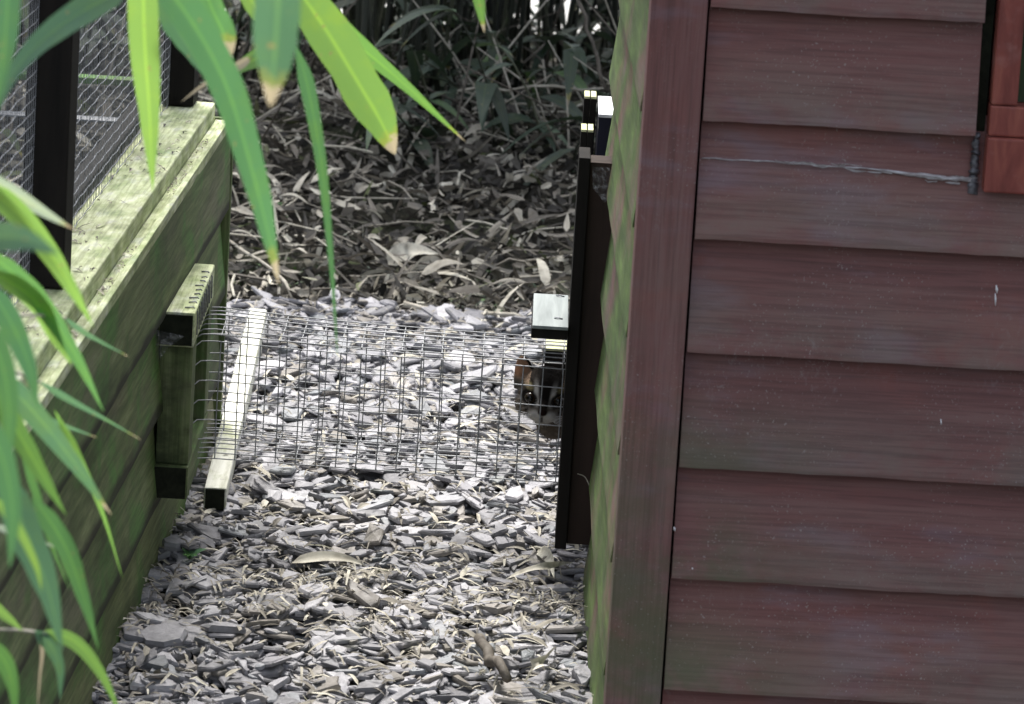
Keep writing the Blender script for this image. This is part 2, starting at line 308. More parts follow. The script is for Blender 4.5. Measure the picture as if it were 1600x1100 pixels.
# ------------------------------------------------------------------ slate chips: laid one on another on a height grid
GX0, GX1, GY0, GY1, CELL = -.46, .34, 3.6, 6.62, .004
gw, gh = int((GX1-GX0)/CELL), int((GY1-GY0)/CELL); HM = np.zeros((gh, gw))
gxc = GX0 + (np.arange(gw)+.5)*CELL; gyc = GY0 + (np.arange(gh)+.5)*CELL
chips = []
NCH = 19000
for k in range(NCH):
    rr = float(np.clip(rng.lognormal(math.log(.0130), .45), .0045, .034))
    if rng.random() < .38: rr = float(rng.uniform(.0030, .0078))
    if k > NCH*.90 and rng.random() < .55: rr = float(rng.uniform(.015, .031))
    cx = rng.uniform(GX0+.03, GX1-.03); ed = 6.50 + .035*math.sin(cx*19) + .02*math.sin(cx*47)
    cy = rng.uniform(GY0+.05, 6.58)
    if cy > ed: continue
    n = int(rng.integers(5, 9)); asp = rng.uniform(.45, .85); q = rng.uniform(0, math.pi)
    a = np.sort(rng.uniform(0, 2*math.pi, n) * .35 + np.arange(n)*2*math.pi/n*1.0)
    rad = rr*rng.uniform(.72, 1.15, n); px = rad*np.cos(a); py = rad*np.sin(a)*asp
    X = cx + px*math.cos(q)-py*math.sin(q); Y = cy + px*math.sin(q)+py*math.cos(q)
    i0, i1 = np.searchsorted(gxc, [X.min(), X.max()]); j0, j1 = np.searchsorted(gyc, [Y.min(), Y.max()])
    if i1-i0 < 2 or j1-j0 < 2: i1 = i0+2; j1 = j0+2
    if i1 >= gw or j1 >= gh: continue
    gx, gy = np.meshgrid(gxc[i0:i1], gyc[j0:j1]); ins = np.ones(gx.shape, bool)
    for e in range(n):
        f = (e+1) % n; ins &= ((X[f]-X[e])*(gy-Y[e])-(Y[f]-Y[e])*(gx-X[e])) > -1e-6
    h = HM[j0:j1, i0:i1]
    if ins.sum() < 4: ins[:] = True
    A = np.c_[gx[ins]-cx, gy[ins]-cy, np.ones(ins.sum())]; sol = np.linalg.lstsq(A, h[ins], rcond=None)[0]
    sx, sy = np.clip(sol[:2], -.30, .30) + rng.normal(0, .062, 2)
    res = h[ins]-(A[:, 0]*sx+A[:, 1]*sy); z0 = np.quantile(res, .55)
    th = rng.uniform(.0021, .0052)*(.6+rr/.03)
    top = (gx-cx)*sx+(gy-cy)*sy+z0+th
    HM[j0:j1, i0:i1] = np.where(ins, np.maximum(h, top), h)
    chips.append((cx, cy, X, Y, sx, sy, z0, th))
lvl = np.median(HM[60:-60, 20:-60]); HM -= lvl
def hm(x, y):
    i = int((x-GX0)/CELL); j = int((y-GY0)/CELL)
    return float(HM[j, i]) if 0 <= i < gw and 0 <= j < gh else gz(x, y)
mb = MB()
for (cx, cy, X, Y, sx, sy, z0, th) in chips:
    n = len(X); r = float(np.clip(rng.beta(2.2, 1.9), 0, 1)); b = float(rng.random())
    vs = []
    for ring, (sc, f) in enumerate(((.97, 0), (1.0, .55), (.90, 1.0))):
        for e in range(n):
            x = cx+(X[e]-cx)*sc*(1 if ring < 2 else rng.uniform(.9, 1.05)); y = cy+(Y[e]-cy)*sc
            vs.append((x, y, (x-cx)*sx+(y-cy)*sy+z0-lvl+th*f*(1 if ring < 2 else rng.uniform(.8, 1.1))))
    vs.append((cx, cy, z0-lvl+th*rng.uniform(.95, 1.12)))
    fs = []
    for ring in (0, 1):
        for e in range(n): f = (e+1) % n; fs.append((ring*n+e, ring*n+f, (ring+1)*n+f, (ring+1)*n+e))
    for e in range(n): fs.append((2*n+e, 2*n+(e+1) % n, 3*n))
    mb.add(vs, fs, (r, .5, b, .5))
tag(mb.build('slate_chips', M['slate']), 'grey slate chippings covering the path under the wire tunnel', 'gravel', kind='stuff')
# straw, wood splinters and dry leaf scraps over the chips
mb = MB()
for k in range(7400):
    x = U(-.43, .30); y = 3.7 + 2.85*random.random() if k < 5200 else random.gauss(4.86, .12)
    if noise.noise((x*6, y*6, 5)) < -.05 + (.25 if random.random() < .5 else -.4): continue
    a = U(0, math.pi); L = U(.008, .026)*(2.0 if random.random() < .15 else 1); d = Vector((math.cos(a), math.sin(a), U(-.25, .25)))
    z = hm(x, y) + .0035; p = Vector((x, y, z)); nseg = 3
    mb.blade([p + d*(L*(i/nseg-.5)) + Vector((0, 0, .25*L*math.sin(i/nseg*3.1)*U(.2, 1))) for i in range(nseg+1)], U(.0012, .0042), Vector((-d.y, d.x, U(-.5, .5))), r=U(.45, .95), b=U(0, .93), half=1, prof=lambda u: .5+.5*math.sin(u*3.14))
for k in range(260):
    x = U(-.40, .10); y = U(3.8, 6.4); a = U(0, 3.14); L = U(.018, .05); d = Vector((math.cos(a), math.sin(a), U(-.12, .2))); p = Vector((x, y, hm(x, y)+.006))
    mb.blade([p+d*(L*(i/5-.5))+Vector((0, 0, .12*L*math.sin(i/5*3.1))) for i in range(6)], U(.003, .008), Vector((-d.y, d.x, U(-.6, .6))), r=U(.5, .98), b=U(0, .9), half=1, fold=U(-.2, .5))
tag(mb.build('straw_litter', M['litter']), 'pale straw and splinters scattered over the slate chips', 'straw', kind='stuff')

# leaf litter bank behind the chips
def litter(n, x0, x1, y0, y1, zlift):
    for k in range(n):
        x = U(x0, x1); y = y0+(y1-y0)*random.random(); a = U(0, 2*math.pi); L = U(.022, .10); wd = min(.012, L*U(.08, .20))
        d = Vector((math.cos(a), math.sin(a), U(-.3, .35) if random.random() < .6 else U(.2, 1.0))); sv = Vector((-d.y, d.x, U(-.8, .8)))
        p = Vector((x, y, gz(x, y) + U(.0, zlift))); cv = U(-.12, .16)
        pts = [p + d*(L*(i/5-.5)) + Vector((0, 0, cv*L*math.sin(i/5*math.pi))) for i in range(6)]
        for q in pts: q.z = max(q.z, gz(q.x, q.y)+.001)
        r = min(1, max(0, random.betavariate(1.3, 1.5)))
        mb.blade(pts, wd, sv, r=r, b=random.random(), fold=U(-.3, .5), half=1)
def frag(n):
    for k in range(n):
        x = U(-1.0, .5); y = 6.5 + 2.0*random.random()**1.3; p = Vector((x, y, gz(x, y)+U(0, .022)))
        d = Vector((U(-1, 1), U(-1, 1), U(-.5, .9))).normalized(); sv = d.cross(Vector((U(-1, 1), U(-1, 1), U(-.2, 1)))).normalized(); L = U(.007, .03)
        pr = [U(.3, 1), U(.6, 1), U(.5, 1), U(.2, .9)]
        mb.blade([p-d*L/2, p-d*L*.15+Vector((0, 0, U(0, .1)*L)), p+d*L*.2, p+d*L/2], L*U(.25, .75), sv, r=min(1, random.betavariate(.9, 1.25)), b=random.random()*.95, half=1, fold=U(-.4, .6), prof=lambda u: pr[int(u*3+.5)])
mb = MB(); litter(4300, -1.3, 1.1, 6.52, 8.6, .035); frag(9000)
for k in range(170):
    x = U(-.75, .25); y = U(6.55, 7.9); a = U(0, 6.28); L = U(.03, .075); d = Vector((math.cos(a), math.sin(a), U(-.15, .5))); p = Vector((x, y, gz(x, y)+U(.018, .036))); cv = U(-.1, .22)
    mb.blade([p+d*(L*(i/5-.5))+Vector((0, 0, cv*L*math.sin(i/5*3.1))) for i in range(6)], L*U(.16, .28), Vector((-d.y, d.x, U(-.9, .9))), r=U(.4, 1), b=U(0, .9), half=1, fold=U(-.2, .6))
litter(900, -1.3, 1.1, 8.6, 9.2, .02)
for k in range(900):
    x = U(-1.2, 1.0); y = U(6.5, 8.8); a = U(0, 3.14); L = U(.03, .16); p = Vector((x, y, gz(x, y)+U(.004, .03))); d = Vector((math.cos(a), math.sin(a), U(-.12, .2)))
    mb.tube([p-d*L/2, p+Vector((U(-.006, .006), 0, U(0, .01))), p+d*L/2], U(.0008, .0022), 4, (U(.3, 1), .5, random.random()*.9, .5))
tag(mb.build('leaf_litter', M['litter'], sm=False), 'brown and grey dead bamboo leaves carpeting the soil behind the chips', 'leaf litter', kind='stuff')
# low moss and seedlings on the soil margin
mb = MB()
for k in range(1500):
    x = U(-.5, .3); y = 6.5 + abs(random.gauss(0, .25))
    if noise.noise((x*5, y*4, 9)) < .05: continue
    a = U(0, 6.28); L = U(.006, .018); d = Vector((math.cos(a), math.sin(a), U(.3, 1.2))).normalized(); p = Vector((x, y, gz(x, y)+.002))
    mb.blade([p, p+d*L*.5, p+d*L+Vector((0, 0, -.2*L))], L*.45, Vector((-d.y, d.x, 0.1)), r=U(.4, 1), half=1)
tag(mb.build('moss', M['leaf_dark']), 'low green moss on the soil along the chip edge', 'moss', kind='stuff')

# ------------------------------------------------------------------ shed
def lapped(mb, axis, sgn, edges, a0, a1f, top_off, bot_off, thick, nseg=36, over=.018, jit=.0009, top=None):
    """feather-edge boards. axis 0: run along x, face -y ; axis 1: run along y, face sgn*x"""
    for k in range(len(edges)-1):
        z0, z1 = edges[k], edges[k+1]+over
        to_ = top_off
        if top is not None and k == len(edges)-2: z1 = top; to_ = top_off+.012
        r = random.random(); b = random.random(); a1 = a1f(z0) if callable(a1f) else a1f
        vs = []; ts = []; fs = []; ph = U(0, 99)
        prof = [(bot_off-thick, z0), (bot_off, z0+.0005), (bot_off, z0+.004), ((bot_off*.55+to_*.45), z0+(z1-z0)*.45), (to_, z1), (to_-thick*.5, z1)]
        m = len(prof); st = U(-.0012, .0012)
        for i in range(nseg+1):
            a = a0 + (a1-a0)*i/nseg
            wob = noise.noise((a*9+ph, ph, 0))*.0009 + noise.noise((a*60+ph, 3, ph))*jit + st
            for j, (o, z) in enumerate(prof):
                zz = z + (wob if j < 3 else 0); oo = o + noise.noise((a*5+ph, z*7, 2))*.0016
                vs.append((a, -oo, zz) if axis == 0 else (sgn*oo, a, zz)); ts.append((r, (zz-z0)/(z1-z0), b, i/nseg))
        for i in range(nseg):
            for j in range(m): jj = (j+1) % m; fs.append((i*m+j, i*m+jj, (i+1)*m+jj, (i+1)*m+j))
        fs += [tuple(range(m)), tuple(nseg*m+j for j in range(m))]
        mb.add(vs, fs, ts)
shed = empty('shed', (.110, 4.2, 0), .0154)
tag(shed, 'dark reddish brown lapped board shed with mossy green side and red window', 'shed')
FE = [-.11, .0005, .110, .222, .332, .446, .556, .669, .778, .89, 1.0, 1.11, 1.2]
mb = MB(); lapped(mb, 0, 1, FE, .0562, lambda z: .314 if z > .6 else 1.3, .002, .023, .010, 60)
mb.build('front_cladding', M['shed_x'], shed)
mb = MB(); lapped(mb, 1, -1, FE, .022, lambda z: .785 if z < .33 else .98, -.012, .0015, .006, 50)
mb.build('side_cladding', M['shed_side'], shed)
mb = MB(); mb.box((.0, -.0255, -.11), (.0535, .020, 1.2), (.31, .5, .4, .5), bev=.0025); mb.build('corner_post', M['shed_z'], shed)
mb = MB(); mb.box((.02, .03, -.1), (1.28, .76, 1.2)); mb.build('inner_wall', M['dark'], shed)
mb = MB(); mb.box((.02, .7605, .33), (1.28, .975, 1.2)); mb.build('loft_wall', M['dark'], shed)
mb = MB(); mb.box((-.06, -.10, 1.203), (1.4, 1.1, 1.24), bev=.004); mb.build('roof', M['dark'], shed)
# frayed strip of old sealant along the cracked board, and tape in the gap beside the window
mb = MB(); pts = []; rad = []
for i in range(61):
    u = i/60; x = .058+.260*u; z = .6325+.0006*math.sin(u*9) - .006*smooth(.55, .9, u) + .0012*noise.noise((u*14, 0, 0))
    pts.append((x, -.0135-.0006*noise.noise((u*30, 4, 0)), z)); rad.append(.0006+.0011*max(0, noise.noise((u*22, 2, 0)))+.0028*smooth(.55, .86, u)*(.6+.6*noise.noise((u*35, 1, 8))))
mb.tube(pts, rad, 8); mb.build('sealant', M['seal'], shed, sm=True)
for k in range(16):
    u = random.random()**.6; x = .066+.245*u; z = .6325 - .006*smooth(.55, .9, u)+U(-.003, .004); mb = MB()
    P = [(x+i*U(.003, .008), -.0155-U(0, .0015), z-.0006*i+U(-.0012, .0012)) for i in range(4)]; mb.blade(P, U(.001, .0034), Vector((0, -.3, 1)), half=1, prof=lambda q: .3+.7*math.sin(q*3.1)); mb.build('sealant_flake', M['seal'], shed)
mb = MB()
P = []; rd = []
for k in range(46):
    q = k/45; P.append((.3165+.0016*noise.noise((q*9, 1, 0)), -.0125+.0012*noise.noise((q*14, 5, 0)), .671-.058*q)); rd.append(.0030+.0022*q+.0026*noise.noise((q*17, 3, 1)))
mb.tube(P, rd, 9)
mb.v = [(x+.0012*noise.noise((x*420, y*420, z*420)), y+.0016*noise.noise((x*380, z*380, 4)), z) for x, y, z in mb.v]
mb.build('tape', M['tape'], shed, sm=True)
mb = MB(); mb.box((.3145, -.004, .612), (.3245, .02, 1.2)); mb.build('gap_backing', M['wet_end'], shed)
win = empty('window'); win.parent = shed
mb = MB(); mb.box((.325, -.030, .618), (1.0, .02, .6705), (.2, .5, .5, .5), .002); mb.build('sill', M['redwood'], win)
mb = MB(); mb.box((.326, -.024, .6712), (1.0, .02, .7005), (.8, .5, .5, .5), .002); mb.build('bottom_rail', M['redwood'], win)
mb = MB(); mb.box((.3265, -.0245, .7012), (.3510, .02, 1.15), (.45, .5, .5, .5), .002); mb.build('stile', M['redwood'], win)
mb = MB(); mb.box((.3515, .004, .7012), (1.0, .010, 1.15)); mb.build('pane', M['glass'], win)
# nails and bird-lime flecks
mb = MB()
for (px_, py_, dx, dz) in ((1556, 450, .0022, .004), (1554, 466, .0016, .006), (1469, 657, .0012, .003), (1081, 884, .0014, .0012), (1053, 822, .002, .002)):
    mb = MB(); p = at_y(px_, py_, 4.19); q = Vector((p.x-.110, -.0215, p.z))
    mb.tube([(q.x-dx*.4, q.y, q.z+dz), (q.x, q.y-.0004, q.z), (q.x+dx*.3, q.y, q.z-dz)], [.0004, dx*.6, .0003], 6)
    mb.build('paint_fleck', M['white'], shed, sm=True)
# mossy pebble-like growth at the bottom right
mb = MB()
for k in range(160):
    a = U(0, 6.28); rr = abs(random.gauss(0, .010)); p = Vector((.478+.0+rr*math.cos(a), -.016, .108+rr*math.sin(a)*.9)); d = Vector((U(-1, 1), -1, U(-.4, 1))).normalized()
    mb.blade([p, p+d*.004, p+d*.008], .003, Vector((1, 0, .3)), r=U(.7, 1), half=1)
mb.build('moss_tuft', M['leaf_dark'], shed)

# ------------------------------------------------------------------ enclosure wall (left)
wall = empty('enclosure_wall', (-.395, 4.98, 0), -.03)
tag(wall, 'low green algae covered timber wall with pale littered top ledge', 'wall')
WE = [-.03, .080, .190, .300, .405]
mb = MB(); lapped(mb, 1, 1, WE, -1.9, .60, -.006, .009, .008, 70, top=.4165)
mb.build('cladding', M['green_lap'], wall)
mb = MB(); mb.box((-.0135, -1.9, .38), (-.0005, .60, .4125)); mb.build('ledge', M['pale_y'], wall)
mb = MB(); mb.box((-.0005, -1.9, .405), (.0068, .602, .4185), bev=.0012); mb.build('edge_strip', M['pale_y'], wall)
mb = MB(); mb.box((-.079, -1.9, .405), (-.0145, .60, .4345), (.3, .5, .5, .5), .003); mb.build('sill_plank', M['pale_y'], wall)
mb = MB(); mb.box((-.0765, -1.9, -.02), (-.024, .595, .379)); mb.build('core', M['green_z'], wall)
mb = MB(); mb.box((-.022, .603, -.02), (.010, .613, .415), (.7, .5, .5, .5), .002); mb.build('end_board', M['green_z'], wall)
# scraps on the ledge
mb = MB()
for k in range(1100):
    y = U(-1.0, .59)
    if noise.noise((y*7, k % 2, 4)) < U(-.1, .35): continue
    grv = random.random() < .45; x = U(-.0125, -.001) if grv else -.077+.06*random.random()
    z = .4135 if grv else .4355
    a = U(0, 3.14); L = min(.03, random.expovariate(130)+.002)*(1 if not grv else .7); d = Vector((math.cos(a), math.sin(a)*1.2, U(-.1, .35))); p = Vector((x, y, z))
    mb.blade([p-d*L/2, p+Vector((0, 0, .002)), p+d*L/2], U(.0012, .0045), Vector((-d.y, d.x, U(-.3, .3))), r=(U(.15, .9) if not grv else U(.55, 1)), b=U(0, .92), half=1)
tag(mb.build('ledge_litter', M['litter'], wall), kind='stuff')

# wire fence on the wall
fence = empty('aviary_fence', wall.location, -.03); tag(fence, 'fine wire mesh fence with black timber post standing on the mossy ledge', 'fence')
mb = MB(); z0, z1, ya, yb, px0 = .437, 1.25, -1.5, .57, -.068; sp = .0127
k = 0; y = ya
while y < yb:
    mb.tube([(px0+U(-.0004, .0004), y, z0), (px0+U(-.0006, .0006), y, (z0+z1)/2), (px0, y, z1)], .00042, 4, (random.random(), .5, .5, .5), False); y += sp
z = z0
while z < z1:
    pts = [(px0+.0006*math.sin(i*1.57), ya+(yb-ya)*i/120, z+.0004*math.sin(i*.9)) for i in range(121)]
    mb.tube(pts, [.00055 if i % 2 else .0008 for i in range(121)], 4, (random.random(), .5, .5, .5), False); z += sp
mb.build('wire_mesh', M['wire_d'], fence)
pb = at_z(96, 448, .4345); py_ = pb.y-4.98
mb = MB(); mb.box((-.0785, py_-.02, .436), (-.0785+.0445, py_+.035, 1.3), (.5, .5, .5, .5), .002); mb.build('post', M['dark'], fence)
mb = MB(); mb.box((-.077, .545, .436), (-.037, .597, 1.3), (.2, .5, .5, .5), .002); mb.build('post', M['dark'], fence)
mb = MB(); mb.box((-.111, -1.5, 1.25), (-.041, .597, 1.30), (.2, .5, .5, .5), .002); mb.build('top_rail', M['dark'], fence)
mb = MB(); mb.box((-.103, -1.5, .436), (-.079, .545, .452), (.2, .5, .5, .5), .002); mb.build('bottom_rail', M['dark'], fence)

# ------------------------------------------------------------------ left tunnel frame
fx0, fx1 = -.3960, -.3560; fy0, fy1 = 4.895, 5.185; fz = .305; fb = .090
frame = empty('tunnel_support', (0, 0, 0)); tag(frame, 'mossy box shaped timber frame with stapled wire edge against the green wall', 'frame')
mb = MB(); mb.box((fx0, fy0+.003, fz-.040), (fx1, fy1, fz), (.3, .5, .5, .5), .002); mb.build('top_rail', M['pale_y'], frame)
mb = MB(); mb.box((fx0+.0015, fy0, fz-.0375), (fx1-.002, fy0+.0028, fz-.003)); mb.build('end_grain', M['wet_end'], frame)
mb = MB(); mb.box((fx0+.002, fy0+.012, fb+.038), (fx1-.001, fy0+.062, fz-.0405), (.8, .5, .5, .5), .002); mb.build('upright', M['damp_z'], frame)
mb = MB(); mb.box((fx0+.002, fy1-.05, fb+.038), (fx1-.001, fy1, fz-.0405), (.8, .5, .5, .5), .002); mb.build('upright', M['damp_z'], frame)
mb = MB(); mb.box((fx0-.001, fy0+.003, fb), (fx1, fy1, fb+.0375), (.1, .5, .5, .5), .002); mb.build('bottom_rail', M['green_y'], frame)
mb = MB(); mb.box((fx0, fy0+.0, fb+.001), (fx1-.002, fy0+.0028, fb+.036)); mb.build('end_grain', M['wet_end'], frame)
for k in range(9):
    mb = MB(); y = fy0+.03+k*.0254; y += U(-.004, .004); mb.tube([(fx1-U(.008, .014), y+U(-.003, .003), fz+.0012), (fx1-.004, y+.002, fz+.0016), (fx1+.0012, y+.002, fz-.004), (fx1+.0014, y+.002, fz-.03)], .0009, 5)
    mb.build('staple', M['wire_d'], frame, sm=True)
mb = MB(); c0 = Vector((fx0-.006, fy0-.003, fz-.050)); 
vs = [c0+Vector((0, 0, .030)), c0+Vector((.036, .001, .024)), c0+Vector((.020, -.004, .012)), c0+Vector((.006, -.008, -.008)), c0+Vector((-.006, -.003, .006))]
mb.add(vs, [(0, 1, 2), (0, 2, 3), (0, 3, 4)], (.5, .5, .5, .5)); mb.build('cobweb', M['web'], frame)

# batten on the chips
bt = empty('batten', (0, 0, 0)); tag(bt, 'long white bare batten lying on the slate chips through the tunnel', 'batten')
A = at_z(336, 768, .022); B = at_z(404, 486, .022); d = (B-A); L = d.length; d.normalize()
Rm = Matrix.Translation(A) @ Matrix(((d.y, d.x, 0, 0), (-d.x, d.y, 0, 0), (0, 0, 1, 0), (0, 0, 0, 1)))
mb = MB(); mb.box((-.013, .003, -.024), (.013, L, .004), bev=.003, jit=.0012, M=Rm); mb.build('timber', M['batten'], bt)
mb = MB(); mb.box((-.0115, 0, -.023), (.0115, .0028, .0025), M=Rm); mb.build('end_grain', M['wet_end'], bt)

# ------------------------------------------------------------------ wire tunnel
tun = empty('wire_tunnel', (0, 0, 0)); tag(tun, 'square galvanised wire mesh tunnel crossing the slate path', 'wire tunnel')
tx0, tx1, ty0, ty1, tz0, tz1 = -.356, .46, 5.045, 5.182, .105, .252; g = .0233; wr = .00074
def wv(x, y, z): return Vector((x + .002*noise.noise((x*9, y*9, z*9)), y+.005*noise.noise((x*5+7, y*5, z*5)), z + .004*noise.noise((x*4, y*7, z*6+20)) + (-.007*math.sin(max(0, min(1, (x+.37)/.8))*math.pi))*(z/.15)))
def panel(name, axisfix, val):
    mb = MB(); n = int((tx1-tx0)/g)
    rngv = [i*g for i in range(7)]
    dmax = 6*g
    for i in range(n+1):                                  # wires across
        x = tx0+.02+i*g; pts = []
        for j in range(7):
            q = j*g; pts.append(wv(x, ty0+q, val) if axisfix == 'z' else wv(x, val, tz0+q))
        mb.tube(pts, wr, 5, (random.random(), .5, .5, .5), False)
    for q in rngv:                                        # long wires
        pts = []
        for i in range(n*2+3):
            x = tx0+.0+i*g/2
            pts.append(wv(x, ty0+q, val) if axisfix == 'z' else wv(x, val, tz0+q))
        e = pts[0]                                        # hook over the frame edge
        pts = [e+Vector((-.010, -.016 if axisfix == 'y' else -.004, -.006))] + [e+Vector((-.002, -.004, -.0005))] + pts[1:]
        off = Vector((0, wr*1.6 if axisfix == 'y' else 0, wr*1.6 if axisfix == 'z' else 0))
        mb.tube([p+off for p in pts], wr, 5, (random.random(), .5, .5, .5), False)
    mb.build(name, M['wire'], tun, sm=True)
panel('top_panel', 'z', tz1); panel('front_panel', 'y', ty0); panel('bottom_panel', 'z', tz0+.006); panel('back_panel', 'y', ty1)

# ------------------------------------------------------------------ right side: hatch board, tunnel frame, posts
hat = empty('sliding_hatch', (0, 0, 0)); tag(hat, 'tall blackish brown hatch board on the mossy shed side beside the cat', 'hatch')
hx = .0655
def sx_at(Y): return .110-.0154*(Y-4.2)
mb = MB(); mb.box((.0625, 4.985, .036), (.0755, 5.06, .492), (.2, .5, .5, .5), .001); mb.build('guide_rail', M['dark'], hat)
mb = MB(); mb.box((.0757, 4.995, .040), (.112, 5.045, .486), (.2, .5, .5, .5), .001); mb.build('panel', M['brown'], hat)
mb = MB(); c0 = Vector((.082, 4.99, .47)); vs = [c0+Vector((-.004, .0, .012)), c0+Vector((.016, -.002, .012)), c0+Vector((.02, -.006, -.02)), c0+Vector((.012, -.004, -.028)), c0+Vector((-.002, -.003, -.012))]
mb.add(vs, [(0, 1, 4), (1, 2, 4), (2, 3, 4)], (.5,)*4); mb.build('cobweb', M['web'], hat)
# loose thread of web
mb = MB(); mb.tube(spline([(.083, 4.99, .125), (.092, 4.988, .122), (.099, 4.986, .110)], 8), .0006, 4); mb.build('loose_thread', M['pale_twig'], hat)
rf = empty('tunnel_support', (0, 0, 0)); tag(rf, 'pale grey topped board frame stapled above the cat at the tunnel mouth', 'frame')
a = at_z(832, 508, .300); b = at_z(837, 458, .300)
mb = MB(); mb.box((a.x, a.y, .2960), (.0620, b.y, .300), (.6, .5, .5, .5), .001); mb.build('top_board', M['grey_top'], rf)
mb = MB(); mb.box((a.x-.001, a.y+.004, .284), (.0620, b.y-.01, .2955), (.6, .5, .5, .5), .001); mb.build('front_batten', M['dark'], rf)
for (p_, q_) in ((875, 463), (872, 498)):
    s_ = at_z(p_, q_, .3005); mb = MB(); mb.tube([s_+Vector((-.004, .003, 0)), s_+Vector((0, -.002, .0015)), s_+Vector((.005, 0, 0))], .0009, 5); mb.build('staple', M['wire_d'], rf, sm=True)
a2 = at_y(852, 548, 5.21)
mb = MB(); mb.box((a2.x, 5.21, .165), (.150, 5.262, a2.z), (.6, .5, .5, .5), .001); mb.build('crosspiece', M['dark'], rf)
mb = MB(); mb.box((a2.x+.0005, 5.2105, a2.z+.0003), (.1495, 5.2615, a2.z+.003), (.6, .5, .5, .5)); mb.build('crosspiece_top', M['cream'], rf)

wp = empty('lit_top_post', (0, 0, 0)); tag(wp, 'dark navy post with its sunlit top painted as a white cap behind the shed corner', 'post')
a = at_y(936, 178, 5.30); b = at_y(966, 178, 5.30)
mb = MB(); mb.box((a.x, 5.30, -.01), (b.x+.02, 5.44, a.z-.0042), (.3, .5, .5, .5), .001); mb.build('shaft', M['navy'], wp)
mb = MB(); mb.box((a.x-.0005, 5.2985, a.z-.004), (b.x+.02, 5.442, a.z), (.3, .5, .5, .5), .0008); mb.build('cap', M['white'], wp)  # white colour paints the light on the post's top face
for i, (px_, py_, Y, lab) in enumerate(((913, 150, 5.40, 'dark double slat with cream ends, farther of two beside the white capped post'), (908, 202, 5.31, 'dark double slat with cream ends, nearer of two beside the white capped post'))):
    sl = empty('guide_slat', (0, 0, 0)); tag(sl, lab, 'slat', 'cream topped slats beside the white capped post')
    a = at_y(px_, py_, Y); 
    for k in (0, 1):
        x0 = a.x + k*.0080
        mb = MB(); mb.box((x0, Y, -.01), (x0+.0072, Y+.045, a.z-.0032), (.3, .5, .5, .5), .0006); mb.build('slat', M['dark'], sl)
        mb = MB(); mb.box((x0+.0003, Y-.0008, a.z-.003), (x0+.0069, Y+.0455, a.z), (.3+k*.4, .5, .5, .5), .0006); mb.build('cream_end', M['cream'], sl)

